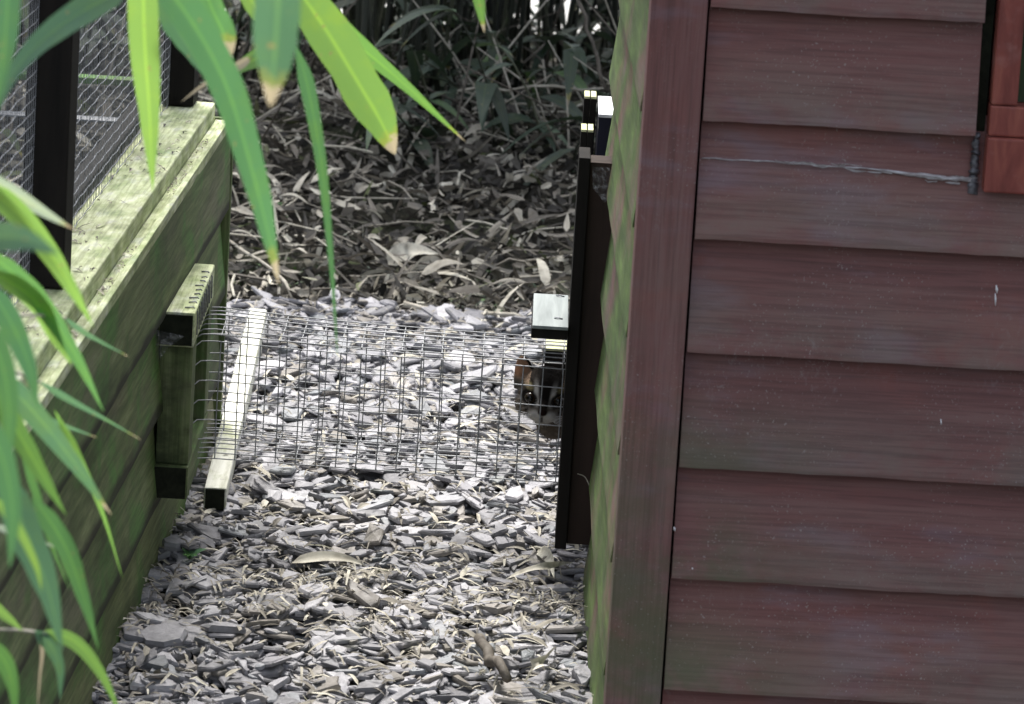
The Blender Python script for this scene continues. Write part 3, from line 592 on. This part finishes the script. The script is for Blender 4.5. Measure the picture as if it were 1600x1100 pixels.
# ------------------------------------------------------------------ the cat
def make_cat(head):
    bm = bmesh.new()
    def ell(c, r, rot=None):
        ret = bmesh.ops.create_uvsphere(bm, u_segments=20, v_segments=14, radius=1)
        Mx = Matrix.Translation(Vector(c)) @ (rot or Matrix()) @ Matrix.Diagonal((*r, 1)); bmesh.ops.transform(bm, matrix=Mx, verts=ret['verts'])
    def chain(P, R, n=14):
        Q = spline(P, n); Rr = spline([(r, 0, 0) for r in R], n)
        for p, r in zip(Q, Rr): ell(p, (r.x, r.x, r.x))
    ell((0, .004, .002), (.0335, .036, .0305)); ell((0, -.012, .010), (.0255, .024, .020))           # skull, brow
    ell((0, -.026, -.012), (.0185, .018, .0125)); ell((-.008, -.034, -.013), (.0095, .0095, .0085)); ell((.008, -.034, -.013), (.0095, .0095, .0085))
    ell((0, -.031, -.001), (.0085, .015, .0095)); ell((0, -.030, -.020), (.010, .010, .0065))          # bridge, chin
    ell((-.021, -.008, -.010), (.014, .017, .014)); ell((.021, -.008, -.010), (.014, .017, .014))       # cheeks
    ell((0, -.0425, -.0075), (.0048, .0038, .0035))                                                  # nose
    for s in (-1, 1):                                                                                # ears: cupped cones
        for k in range(15):
            u = k/14; w = .0150*(1-u)**.42+.0016; z = .010+.030*u
            ell((s*(.0245+.0085*u), .002+.003*u, z), (w, .0030, .0042), Matrix.Rotation(s*.35, 4, 'Y') @ Matrix.Rotation(-s*.35, 4, 'Z'))
    ell((.012, .028, -.034), (.024, .024, .028))
    gz_ = -(head.z-.114)
    chain([(0, .020, -.008), (.020, .045, -.018), (.055, .055, -.024)], [.028, .030, .036])
    chain([(.055, .055, -.024), (.12, .050, -.026), (.20, .046, -.026), (.28, .044, -.030)], [.037, .041, .042, .036], 20)
    for (x, y) in ((.050, .030), (.066, .078)): chain([(x, y, -.026), (x+.008, y, -.040), (x, y-.004, gz_+.016), (x-.012, y-.008, gz_+.010)], [.019, .013, .010, .011], 12)
    for (x, y) in ((.265, .020), (.275, .070)): chain([(x, y, -.026), (x-.014, y, -.040), (x+.02, y, gz_+.022), (x+.012, y, gz_+.010), (x-.012, y, gz_+.009)], [.028, .020, .011, .010, .010], 14)
    chain([(.30, .045, -.026), (.34, .05, -.034), (.38, .055, -.045), (.41, .060, -.052)], [.014, .012, .011, .009], 16)
    me = bpy.data.meshes.new('cat_body'); bm.to_mesh(me); bm.free()
    t = bpy.data.objects.new('cat_tmp', me); COL.objects.link(t)
    r = t.modifiers.new('r', 'REMESH'); r.mode = 'VOXEL'; r.voxel_size = .0014
    s = t.modifiers.new('s', 'SMOOTH'); s.factor = .5; s.iterations = 4
    dg = bpy.context.evaluated_depsgraph_get(); me2 = bpy.data.meshes.new_from_object(t.evaluated_get(dg)); bpy.data.objects.remove(t)
    me2.name = 'body'; a = me2.attributes.new('tint', 'FLOAT_COLOR', 'POINT'); cols = []
    D = np.array
    base, dark, white, tawny, ear = D((.105, .090, .075)), D((.011, .009, .008)), D((.44, .42, .39)), D((.11, .078, .05)), D((.40, .285, .205))
    for v in me2.vertices:
        x, y, z = v.co; ax = abs(x); c = base.copy()
        def bl(col, f):
            nonlocal c
            c = c*(1-f)+col*f
        nz = noise.noise((x*160, y*160, z*160))*.5+.5
        if y < .03 and x < .05:
            bl(tawny, .5*nz)
            # forehead: dark with pale streaks beside the nose bridge
            bl(dark, smooth(-.002, .008, z)*smooth(.030, .022, ax)*.92); bl(dark, smooth(.009, .004, ax)*smooth(-.008, -.002, z)*.85)
            bl(white, smooth(.0045, .001, abs(ax-(.0088+max(0, z-.004)*.12)))*smooth(-.006, .0, z)*smooth(.028, .014, z)*.9*(1 if y < 0 else 0))
            bl(dark, smooth(.0042, .002, abs(ax-.0215-.25*(z+.004)))*smooth(.004, -.004, z)*smooth(-.022, -.012, z)*.85)     # cheek stripe
            bl(white, smooth(.012, .006, math.hypot(ax-.0085, (z+.0155)*1.1))*smooth(-.020, -.028, y)*.9)                        # muzzle
            bl(D((.20, .18, .16)), smooth(.45, .6, math.sin(z*900+ax*500)*.5+.5)*smooth(.012, .022, ax)*smooth(.012, .0, z)*.7)
            bl(white, smooth(-.019, -.024, z)*smooth(.0, -.02, y)*.8)
            bl(D((.20, .17, .09)), smooth(.008, .003, math.hypot(ax-.0195, (z-.0165)*1.3))*smooth(0, -.01, y)*.8)                # above the eye
            bl(D((.020, .011, .010)), smooth(.0065, .0045, math.hypot(ax, (z+.0075)*1.3))*smooth(-.038, -.041, y))                 # nose leather
            bl(dark, smooth(.0013, .0006, ax)*smooth(-.012, -.014, z)*smooth(-.022, -.019, -z*-1 if False else z)*(1 if y < -.038 else 0)*.8)
            bl(dark, smooth(.0115, .0085, math.hypot(ax-.0175, (z-.0035)*1.1))*smooth(-.002, -.010, y)*.95)                       # eye rim
            if z > .013 and ax > .0125 and (ax > .02 or z > .031):
                bl(ear if y < .004 else dark, smooth(.013, .021, z)*(.95 if y < .004 else .6))
        else:
            st = math.sin(x*150+3*math.sin(z*60))*math.sin(z*120+x*40); bl(dark, smooth(.35, .6, st)*.8); bl(white, smooth(-.045, -.065, z)*.5*(1 if x < .28 else 0))
        cols += [c[0]*(.8+.4*nz), c[1]*(.8+.4*nz), c[2]*(.8+.4*nz), smooth(.015, .023, z)*(1 if ax > .020 and x < .05 else 0)]
    a.data.foreach_set('color', np.array(cols, dtype=np.float32)); me2.polygons.foreach_set('use_smooth', [True]*len(me2.polygons))
    m = Mat('cat_fur', .85, .04); at = m.N('ShaderNodeAttribute', attribute_name='tint'); m.color(at.outputs['Color'])
    m.bump(m.noise(m.obj((600, 600, 600)), 1., 3., .7), .7, .0015)
    tr = m.mix(1., at.outputs['Color'], (1.45, 1.25, 1.1), 'MULTIPLY'); m.translucent(tr, m.math('MULTIPLY', at.outputs['Alpha'], .55))
    me2.materials.clear(); me2.materials.append(m.m)
    cat = empty('wild_cat', head); cat.rotation_euler = (.10, 0.05, -.06)
    tag(cat, 'small tawny wild cat with dark striped face peering round the black hatch board', 'cat')
    body = bpy.data.objects.new('body', me2); COL.objects.link(body); body.parent = cat
    rr_ = random.Random(3); vv = me2.vertices; fm = MB(); cnt = 0
    while cnt < 9000:
        i = rr_.randrange(len(vv)); p = vv[i].co; nrm = vv[i].normal
        hd_ = p.x < .06
        if not hd_ and rr_.random() < .5: continue
        if p.y < -.036 and abs(p.x) < .007 and p.z > -.012: continue                    # nose
        if math.hypot(abs(p.x)-.0165, p.z-.004) < .0075 and p.y < -.01: continue         # eyes
        cnt += 1; flow = Vector((p.x*14, .55, .35 if p.z > 0 else -.5)) if hd_ else Vector((.8, 0, -.3))
        dd_ = (nrm*.75+flow*.55+Vector((rr_.uniform(-.3, .3), rr_.uniform(-.3, .3), rr_.uniform(-.3, .3)))).normalized(); L = rr_.uniform(.0022, .0048)*(.6 if p.z > .024 else 1)
        sv = dd_.cross(Vector((rr_.uniform(-1, 1), rr_.uniform(-1, 1), rr_.uniform(-1, 1)))).normalized()*.00028; k_ = rr_.uniform(.7, 1.45)
        fm.add([p-nrm*.0004-sv, p-nrm*.0004+sv, p+dd_*L-Vector((0, 0, L*.15))], [(0, 1, 2)], (cols[i*4]*k_, cols[i*4+1]*k_, cols[i*4+2]*k_, 0.))
    fm.build('fur', m.m, cat)
    em = Mat('cat_eye', .12, .35); t = em.N('ShaderNodeTexCoord'); sx = em.N('ShaderNodeSeparateXYZ'); em.l.new(t.outputs['Object'], sx.inputs[0])
    dd = em.math('SQRT', em.math('ADD', em.math('POWER', em.math('MULTIPLY', sx.outputs[0], 1.25), 2.), em.math('POWER', sx.outputs[2], 2.)))
    em.color(em.mix(em.rng(dd, (.0042), .0048), (.002, .002, .002), (.022, .014, .006)))
    for s_ in (-1, 1):
        b = bmesh.new(); bmesh.ops.create_uvsphere(b, u_segments=24, v_segments=16, radius=.0066); me = bpy.data.meshes.new('eye'); b.to_mesh(me); b.free()
        me.polygons.foreach_set('use_smooth', [True]*len(me.polygons)); me.materials.append(em.m)
        e = bpy.data.objects.new('eye', me); COL.objects.link(e); e.parent = cat; e.location = (s_*.0165, -.0285, .0040)
    for s_ in (-1, 1):
        mb = MB()
        for k in range(6): mb.tube(spline([(s_*.010, -.038, -.013-.001*k), (s_*.030, -.040, -.010-.003*k), (s_*.047, -.030, -.012-.006*k)], 6), .00018, 4)
        mb.build('whiskers', M['white'], cat)
hp = at_y(853, 617, 5.10); make_cat(hp)

# ------------------------------------------------------------------ thicket behind
def cane_mesh(h, r, seed):
    random.seed(seed); mb = MB(); lx, ly = U(-.12, .12), U(-.12, .10); pts = []; rad = []; q = random.random()**2.2*.8
    n = 16
    for i in range(n+1):
        u = i/n; pts.append((lx*u*u*h, ly*u*u*h, u*h)); rad.append(r*(1-.45*u)*(1.18 if i % 2 == 0 else .96))
    mb.tube(pts, rad, 7, (q, .5, .5, .5)); return mb, pts
def cane_shade_leaves(pts, seed, n, zmin):
    random.seed(seed); mb = MB()
    for k in range(n):
        i = random.randint(2, len(pts)-1); p = Vector(pts[i])
        if p.z < zmin: continue
        a = U(0, 6.28); out = Vector((math.cos(a), math.sin(a), U(-.2, .5))); p = p + out*U(.02, .38); L = U(.09, .17); d = (out+Vector((U(-.6, .6), U(-.6, .6), U(-1.1, .1)))).normalized()
        mb.blade([p+d*(L*j/4)+Vector((0, 0, -.3*L*(j/4)**2)) for j in range(5)], L*U(.13, .2), d.cross(Vector((U(-.4, .4), U(-.4, .4), 1))), r=U(0, .85), half=1)
    return mb
protos = []
for k in range(8):
    mb, pts = cane_mesh(2.35, U(.0026, .0062), 100+k); me = mb.mesh('cane', M['cane'], True); lf = cane_shade_leaves(pts, 200+k, 26, .85).mesh('foliage', M['leaf_dark']); protos.append((me, lf))
random.seed(5); n_c = 0
while n_c < 270:
    y = 7.6+1.5*random.random()**.8; x = U(-1.5, 1.2) if random.random() < .6 else U(-.35, .25)
    if noise.noise((x*3.1, y*3.1, 7)) < -.12: continue
    me, lf = random.choice(protos); c = bpy.data.objects.new('bamboo_cane', me); COL.objects.link(c); c.location = (x, y, gz(x, y)-.02); c.rotation_euler = (U(-.16, .16), U(-.22, .22), U(0, 6.28)); s_ = U(.8, 1.1); c.scale = (s_, s_, s_)
    tag(c, 'thin dark bamboo cane standing in the thicket behind the leaf litter', 'bamboo', 'bamboo canes of the dark thicket')
    f = bpy.data.objects.new('foliage', lf); COL.objects.link(f); f.parent = c; n_c += 1  # leaves above the view, added to darken the thicket and litter
# low leafy shoots
def shoot(x, y, h, n, seed, r0, r1):
    random.seed(seed); mb = MB(); mt = MB(); lx, ly = U(-.12, .12), U(-.15, .05); st = [Vector((lx*u*u, ly*u*u, h*u)) for u in (0, .25, .5, .75, 1)]
    mt.tube(st, [.0028, .0025, .002, .0016, .001], 5, (U(.3, 1), .5, .5, .5))
    for k in range(n):
        p = st[random.choice((1, 2, 2, 3, 3, 4, 4))]; a = U(0, 6.28); L = U(.07, .17); d = Vector((math.cos(a), math.sin(a), U(-.2, .7))).normalized()
        mb.blade([p+d*(L*j/6)+Vector((0, 0, -.55*L*(j/6)**2)) for j in range(7)], L*U(.15, .26), Vector((-d.y, d.x, U(-.3, .3))), r=U(r0, r1), b=(U(.1, .5) if random.random() < .3 else 0), half=1)
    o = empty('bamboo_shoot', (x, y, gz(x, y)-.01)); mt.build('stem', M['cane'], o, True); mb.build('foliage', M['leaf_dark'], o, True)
    return o
random.seed(21); spots = [(U(-1.1, .55), 7.7+1.4*random.random(), U(.10, .42)) for _ in range(46)] + [(U(-.22, .16), U(7.35, 8.1), U(.10, .28)) for _ in range(11)]
for i, (x, y, h) in enumerate(spots):
    tag(shoot(x, y, h, 9, 400+i, .1, .95), 'low grey green leafy bamboo shoot among the dark canes', 'bamboo shoot', 'low shoots among the dark canes')
random.seed(31)
tw = [((720, 138), (945, 137), 7.5, .0026, 1, 'long straight grey cane lying level towards the white capped post'),
      ((905, 0), (945, 140), 7.4, .003, 0, 'dark slanting cane leaning down towards the white capped post'),
      ((345, 358), (460, 462), 6.9, .0026, 1, 'pale straight stick slanting over the litter beside the wall end'),
      ((440, 398), (392, 470), 6.75, .0030, 1, 'short pale stick crossing the straight one above the tunnel'),
      ((630, 478), (835, 502), 6.45, .0045, 1, 'thin pale lath edging the slate chips beside the grey topped frame'),
      ((520, 120), (530, 300), 7.6, .0022, 1, 'thin white upright dead stem in the litter behind the hanging leaf'),
      ((860, 250), (750, 300), 7.4, .003, 1, 'greenish grey stick sloping up to the hatch board top'),
      ((745, 318), (890, 350), 7.2, .0035, 0, 'thick dark stick lying across the litter left of the hatch board'),
      ((1050-300, 1035), (790, 1100), 4.5, .0060, 0, 'dark curved bark stick on the chips at the bottom edge'),
      ((700, 60), (755, 250), 7.9, .0025, 1, 'grey dead stem leaning right before the thicket'),
      ((860, 60), (700, 220), 7.8, .002, 0, 'thin dead stem leaning left before the thicket'),
      ((845, 95), (905, 290), 7.7, .0022, 1, 'slender pale stem leaning right beside the cream topped slats')]
for (a, b, Y, r, pale, lab) in tw:
    flat = a[1] > 300 or (a[1] > 240 and Y < 7.5)
    A = on_ground(*a, .02) if flat else at_y(*a, Y); B = on_ground(*b, .014) if flat else at_y(*b, Y-.05)
    if a[1] > 1000: A.z = .036; B.z = .028
    P = [A.lerp(B, i/6)+Vector((U(-.005, .005), 0, U(-.006, .006))) for i in range(7)]
    mb = MB(); mb.tube(P, [r*U(.8, 1.15) for _ in P], 7); tag(mb.build('stick', M['pale_twig' if pale else 'twig'], sm=True), lab, 'stick')
for k in range(64):
    tag(shoot(U(-1.2, .5), U(8.55, 9.18), U(.16, .5), 26, 900+k, .0, .6), 'low grey green leafy bamboo shoot among the dark canes', 'bamboo shoot', 'low shoots among the dark canes')
# random dead stems
for k in range(110):
    x = U(-.9, .45); y = U(7.2, 8.6); a = U(0, 6.28); L = U(.15, .5); d = Vector((math.cos(a)*.8, math.sin(a)*.6, U(.05, 1.2))).normalized(); p = Vector((x, y, gz(x, y)))
    mb = MB(); mb.tube([p, p+d*L*.5+Vector((U(-.02, .02), 0, U(-.02, .02))), p+d*L+Vector((0, 0, -.05*L))], [.0022, .0017, .001], 5)
    tag(mb.build('dead_stick', M['pale_twig' if random.random() < .4 else 'twig'], sm=True), 'thin dead stick poking out of the litter under the dark canes', 'stick', 'dead sticks under the dark canes')
# single fallen leaves one can pick out
for (pts, wpx, Y, col, b, lab) in (
    ([(600, 412), (640, 402), (690, 400)], 20, None, .97, .1, 'large curled cream dead leaf lying on the dark litter'),
    ([(635, 432), (660, 420), (690, 405)], 16, None, .85, .1, 'broad tan dead leaf tucked under the cream leaf'),
    ([(820, 1068), (845, 1045), (870, 1010)], 16, None, .95, .1, 'pale yellow bamboo sheath on the chips at the bottom right'),
    ([(455, 880), (520, 884), (575, 886)], 14, None, .92, .1, 'straw coloured flat leaf lying on the chips before the tunnel'),
    ([(840, 860), (858, 885), (866, 905)], 12, None, .98, .1, 'white folded dry leaf on the chips below the hatch board'),
    ([(790, 905), (850, 898), (898, 880)], 9, None, .9, .1, 'long curved straw leaf on the chips at the shed foot'),
    ([(780, 335), (810, 315), (842, 290)], 14, None, .93, .1, 'pale leaf upright in the litter left of the hatch board')):
    P = [at_z(*p, (hm(*at_z(*p, 0)[:2])+.008)) if p[1] > 480 else on_ground(*p, .02) for p in pts]; P = spline(P, 8)
    for i, p in enumerate(P): p.z += .010*math.sin(i/8*3.1)
    wd = wpx/FPX*P[0].y*1.6; mb = MB(); mb.blade(P, wd, Vector((0.4, 1, .55)), r=col, b=b, fold=.35)
    tag(mb.build('dead_leaf', M['litter'], sm=True), lab, 'leaf')
# small green weeds
for (px_, py_, lab) in ((765, 425, 'small round leaved green weed on the litter above the tunnel'), (295, 895, 'tiny bright green weed among the chips at the wall foot'), (440, 322, 'small green seedling in the litter beside the wall end')):
    p = on_ground(px_, py_, .004); p.z = hm(p.x, p.y); mb = MB(); random.seed(px_)
    for k in range(8):
        a = U(0, 6.28); d = Vector((math.cos(a), math.sin(a), .5)).normalized(); L = U(.012, .024)
        mb.blade([p, p+d*L*.5+Vector((0, 0, .004)), p+d*L], L*.55, Vector((-d.y, d.x, .1)), r=U(.2, .6), half=1, prof=lambda u: math.sin(min(1, u*1.02+.02)*3.1))
    tag(mb.build('weed', M['leaf'], sm=True), lab, 'weed')
# large flat slates that stand out
for (px_, py_, L, W, rz, tx, lab, cv) in ((250, 1005, .034, .022, -.6, .35, 'largest flat grey slate slab at the wall foot', .62), (275, 872, .020, .014, .3, .2, 'rounded pale slate stone against the wall foot', .75), (645, 838, .03, .014, .1, .1, 'long pale slate with sharp point in the middle of the path', .92), (315, 860, .022, .018, 1.0, .5, 'dark slate tipped on edge beside the frame foot', .15), (425, 575, .022, .016, .4, .2, 'white pointed slate beside the batten under the tunnel', 1.0)):
    p = at_z(px_, py_, 0); p.z = hm(p.x, p.y); random.seed(px_); mb = MB(); n = 7; vs = []
    R_ = Matrix.Translation(p+Vector((0, 0, .004))) @ Matrix.Rotation(rz, 4, 'Z') @ Matrix.Rotation(tx, 4, 'X'); rr = [U(.75, 1.15) for _ in range(n)]
    for sc, zz in ((.94, -.005), (1, .001), (.9, .005)):
        for e in range(n): q = 6.283*e/n; vs.append(R_ @ Vector((L*rr[e]*sc*math.cos(q), W*rr[e]*sc*math.sin(q), zz+U(-.0008, .0008))))
    vs.append(R_ @ Vector((0, 0, .006))); fs = [(rg*n+e, rg*n+(e+1) % n, (rg+1)*n+(e+1) % n, (rg+1)*n+e) for rg in (0, 1) for e in range(n)] + [(2*n+e, 2*n+(e+1) % n, 3*n) for e in range(n)]
    mb.add(vs, fs, (cv, .5, .5, .5)); tag(mb.build('slate', M['slate']), lab, 'stone')

# planting inside the enclosure, seen through the fence
random.seed(77)
for k in range(16):
    x = U(-1.5, -.62); y = U(4.6, 7.6)
    tag(shoot(x, y, U(.25, .8), 16, 700+k, .0, .8), 'dark leafy plant growing inside the enclosure behind the wire', 'plant', 'plants inside the wire enclosure')
def rail(name, a, b, Y, th, mat, lab):
    A = at_y(*a, Y); B = at_y(*b, Y); mb = MB(); mb.box((A.x-.3, Y, A.z-th), (B.x+.05, Y+.03, A.z), bev=.001); tag(mb.build(name, mat), lab, 'rail')
rail('perch_rail', (145, 122), (205, 122), 5.7, .008, M['green_y'], 'pale yellow rail inside the enclosure behind the wire')
rail('shelf_board', (145, 187), (215, 190), 5.65, .003, M['wire_d'], 'thin grey board edge inside the enclosure below the pale rail')
# leafy screen out of view beyond the path, added to block the back sky
mb = MB(); mt = MB(); random.seed(9)
for k in range(5200):
    x = U(-5, 5); z = 2.6*random.random(); y = 12.2+U(-.35, .5)+.3*noise.noise((x*1.4, z*2, 0)); a = U(0, 6.28); d = Vector((math.cos(a), U(-1, .3), U(-.6, .7))).normalized(); L = U(.07, .15)
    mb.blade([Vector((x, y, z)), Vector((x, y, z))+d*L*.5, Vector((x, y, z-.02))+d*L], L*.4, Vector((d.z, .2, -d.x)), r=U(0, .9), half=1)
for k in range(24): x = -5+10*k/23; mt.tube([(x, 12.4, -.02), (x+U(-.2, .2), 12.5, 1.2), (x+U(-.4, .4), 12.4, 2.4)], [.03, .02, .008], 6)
hd = empty('sky_block_hedge', (0, 12.3, 0)); tag(hd, 'unseen leafy screen added beyond the pale path to block the back sky', 'sky_block_hedge')
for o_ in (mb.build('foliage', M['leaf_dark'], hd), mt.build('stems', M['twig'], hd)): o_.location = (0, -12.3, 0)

# ------------------------------------------------------------------ foreground bamboo sprays
def leaf_obj(parent, pts, wpx, Y, r, b=0., tilt=0.0, dY=0.0, prof=None, fold=.16, mat='leaf'):
    n = 26; P2 = spline([(p[0], p[1], 0) for p in pts], n); P = []; sd_ = []
    for i, p in enumerate(P2): P.append(at_y(p.x, p.y, Y + dY*i/n))
    for i in range(n+1):
        d = (P[min(i+1, n)]-P[max(i-1, 0)]).normalized(); s_ = d.cross(fw).normalized()
        s_ = (Matrix.Rotation(tilt*(.6+.6*i/n), 3, d) @ s_); sd_.append(s_)
    wd = (.9 if wpx < 40 or pts[0][1] < 200 else .78)*wpx/FPX*Y/max(.35, math.cos(tilt)); mb = MB(); mb.blade(P, wd, sd_, r=r, b=b, fold=fold, half=3, prof=prof)
    o = mb.build('leaf', M[mat], parent, sm=True); return P[0]
blunt = lambda u: min(1, u/.2)**.7*(1 if u < .62 else max(0, 1-(u-.62)/.38)**.8)
slim = lambda u: min(1, u/.2)**.8*(1-max(0, (u-.25)/.75))**.9
def spray(name, lab, specs, twigs):
    root = empty(name, (0, 0, 0)); tag(root, lab, 'bamboo'); starts = []
    for s_ in specs: starts.append(leaf_obj(root, **s_))
    for T in twigs:
        mb = MB(); mb.tube(spline([at_y(*p) for p in T], 14), .0011, 6); mb.build('twig', M['pale_twig'], root, True)
    mb = MB()
    return root
L_ = lambda pts, w, Y, r, b=0., tilt=.2, dY=.0, **k: dict(pts=pts, wpx=w, Y=Y, r=r, b=b, tilt=tilt, dY=dY, **k)
spray('bamboo_spray', 'bright green bamboo leaves with dry tips hanging in from the top edge', [
    L_([(222, -110), (226, 60), (234, 180), (239, 302)], 54, 3.1, 1.0, 0, .25, .1),
    L_([(215, -70), (290, 20), (352, 130), (395, 270), (420, 370), (436, 445)], 60, 2.85, .38, .28, -.35, .15),
    L_([(210, -30), (150, 6), (85, 48), (25, 110), (-25, 215)], 50, 2.9, .12, 0, .4, 0),
    L_([(20, -120), (12, 0), (6, 90), (-12, 190)], 50, 2.7, .3, .0, .2, 0),
    L_([(440, -140), (436, -20), (430, 80), (422, 168)], 82, 2.45, .12, .45, .2, .05, prof=blunt),
    L_([(440, -50), (505, 40), (560, 130), (598, 195), (618, 242)], 74, 3.5, .9, .40, -.3, .1, prof=blunt),
    L_([(480, 5), (545, 58), (630, 130), (728, 222)], 40, 3.6, .7, .1, .5, .1, prof=slim),
    L_([(462, 70), (482, 140), (503, 260), (517, 400), (528, 566)], 27, 3.3, .42, 0, .3, .0, prof=slim),
    L_([(300, -70), (330, 10), (352, 60), (350, 108)], 46, 3.2, .45, .95, .3, .05, prof=blunt),
    L_([(455, 60), (420, 82), (385, 100), (340, 125)], 38, 3.5, .8, 0, .2, 0),
    L_([(360, -60), (388, -10), (404, 25), (415, 50)], 34, 3.4, .95, 0, .3, 0),
    L_([(735, -80), (745, -20), (752, 20), (757, 52)], 22, 3.6, .75, .4, .3, 0),
    L_([(400, 85), (365, 108), (320, 132), (282, 160)], 16, 3.4, .5, 2.6, .2, 0, prof=slim),
    L_([(255, -30), (270, 30), (295, 75), (318, 118)], 40, 3.15, .15, 0, .5, 0)],
    [[(-40, -150, 2.8), (215, -70, 3.0), (360, -65, 3.3), (480, -60, 3.5)], [(440, -140, 2.5), (360, -65, 3.3)], [(735, -80, 3.6), (480, -60, 3.5)]])
spray('bamboo_spray', 'dense green bamboo leaves leaning in from the left edge over the wall', [
    L_([(-40, 265), (20, 300), (70, 332), (118, 360)], 26, 2.9, .2, .3, .3, .1, mat='leaf_pale'),
    L_([(-40, 275), (40, 345), (100, 430), (147, 512)], 48, 2.9, .95, 0, .2, .1),
    L_([(-60, 385), (0, 370), (45, 375), (92, 398)], 62, 2.35, .05, 0, .1, 0),
    L_([(-30, 385), (50, 455), (115, 550), (163, 645)], 42, 3.0, .5, 0, .3, .1),
    L_([(-20, 420), (50, 465), (90, 530), (112, 572)], 36, 3.0, .9, 0, .3, .1),
    L_([(-25, 440), (15, 500), (45, 570), (60, 640)], 50, 2.8, .35, 0, .3, 0),
    L_([(-30, 500), (0, 560), (15, 640), (12, 760)], 54, 2.6, .45, 0, .1, 0),
    L_([(-40, 560), (40, 630), (110, 715), (175, 806)], 52, 2.9, .12, .16, .3, .1),
    L_([(-20, 590), (25, 670), (65, 740), (104, 806)], 38, 2.9, .75, 0, .3, 0),
    L_([(60, 595), (110, 625), (165, 655), (222, 688)], 13, 3.1, .1, .25, .6, .1, prof=slim),
    L_([(40, 640), (85, 660), (120, 672), (153, 684)], 13, 3.1, .1, .25, .6, .1, prof=slim),
    L_([(85, 640), (125, 720), (160, 800), (192, 905)], 18, 3.1, .8, 0, .5, .1, prof=slim),
    L_([(100, 495), (130, 518), (165, 538), (203, 558)], 11, 3.1, .1, .2, .6, .1, prof=slim),
    L_([(0, 730), (40, 830), (75, 920), (98, 1020)], 72, 2.75, .10, 0, .25, 0),
    L_([(50, 775), (100, 850), (130, 930), (154, 1015)], 36, 2.95, .5, 0, .3, 0),
    L_([(-15, 770), (25, 820), (55, 880), (66, 925)], 18, 2.7, 1.0, 0, .2, 0),
    L_([(70, 985), (120, 1005), (160, 1055), (192, 1125)], 26, 3.0, .85, 0, .4, 0),
    L_([(55, 985), (80, 1010), (94, 1045), (94, 1095)], 26, 3.0, .12, 0, .3, 0),
    L_([(-30, 640), (5, 720), (20, 800), (15, 890)], 52, 2.5, .4, 0, .1, 0),
    L_([(-30, 920), (-5, 950), (18, 970), (36, 986)], 20, 3.0, .95, 0, .2, 0),
    L_([(-20, 818), (25, 832), (65, 846), (104, 862)], 14, 3.0, .12, 0, .3, 0, prof=slim, mat='leaf_pale'),
    L_([(30, 690), (60, 780), (80, 850), (110, 925)], 16, 3.1, .55, 0, .4, 0, prof=slim),
    L_([(-30, 1000), (5, 1030), (20, 1070), (25, 1130)], 40, 2.8, .6, 0, .3, 0),
    L_([(62, 985), (66, 1020), (62, 1060), (58, 1120)], 7, 3.0, .5, 2.5, .1, 0, prof=slim)],
    [[(-60, 240, 2.8), (-45, 500, 2.85), (-40, 760, 2.85), (-60, 985, 2.9)], [(-60, 985, 2.95), (20, 984, 3.0), (76, 990, 3.0)], [(-40, 560, 2.85), (20, 580, 3.0), (62, 597, 3.1)], [(-45, 500, 2.85), (40, 492, 3.0), (102, 497, 3.1)]])
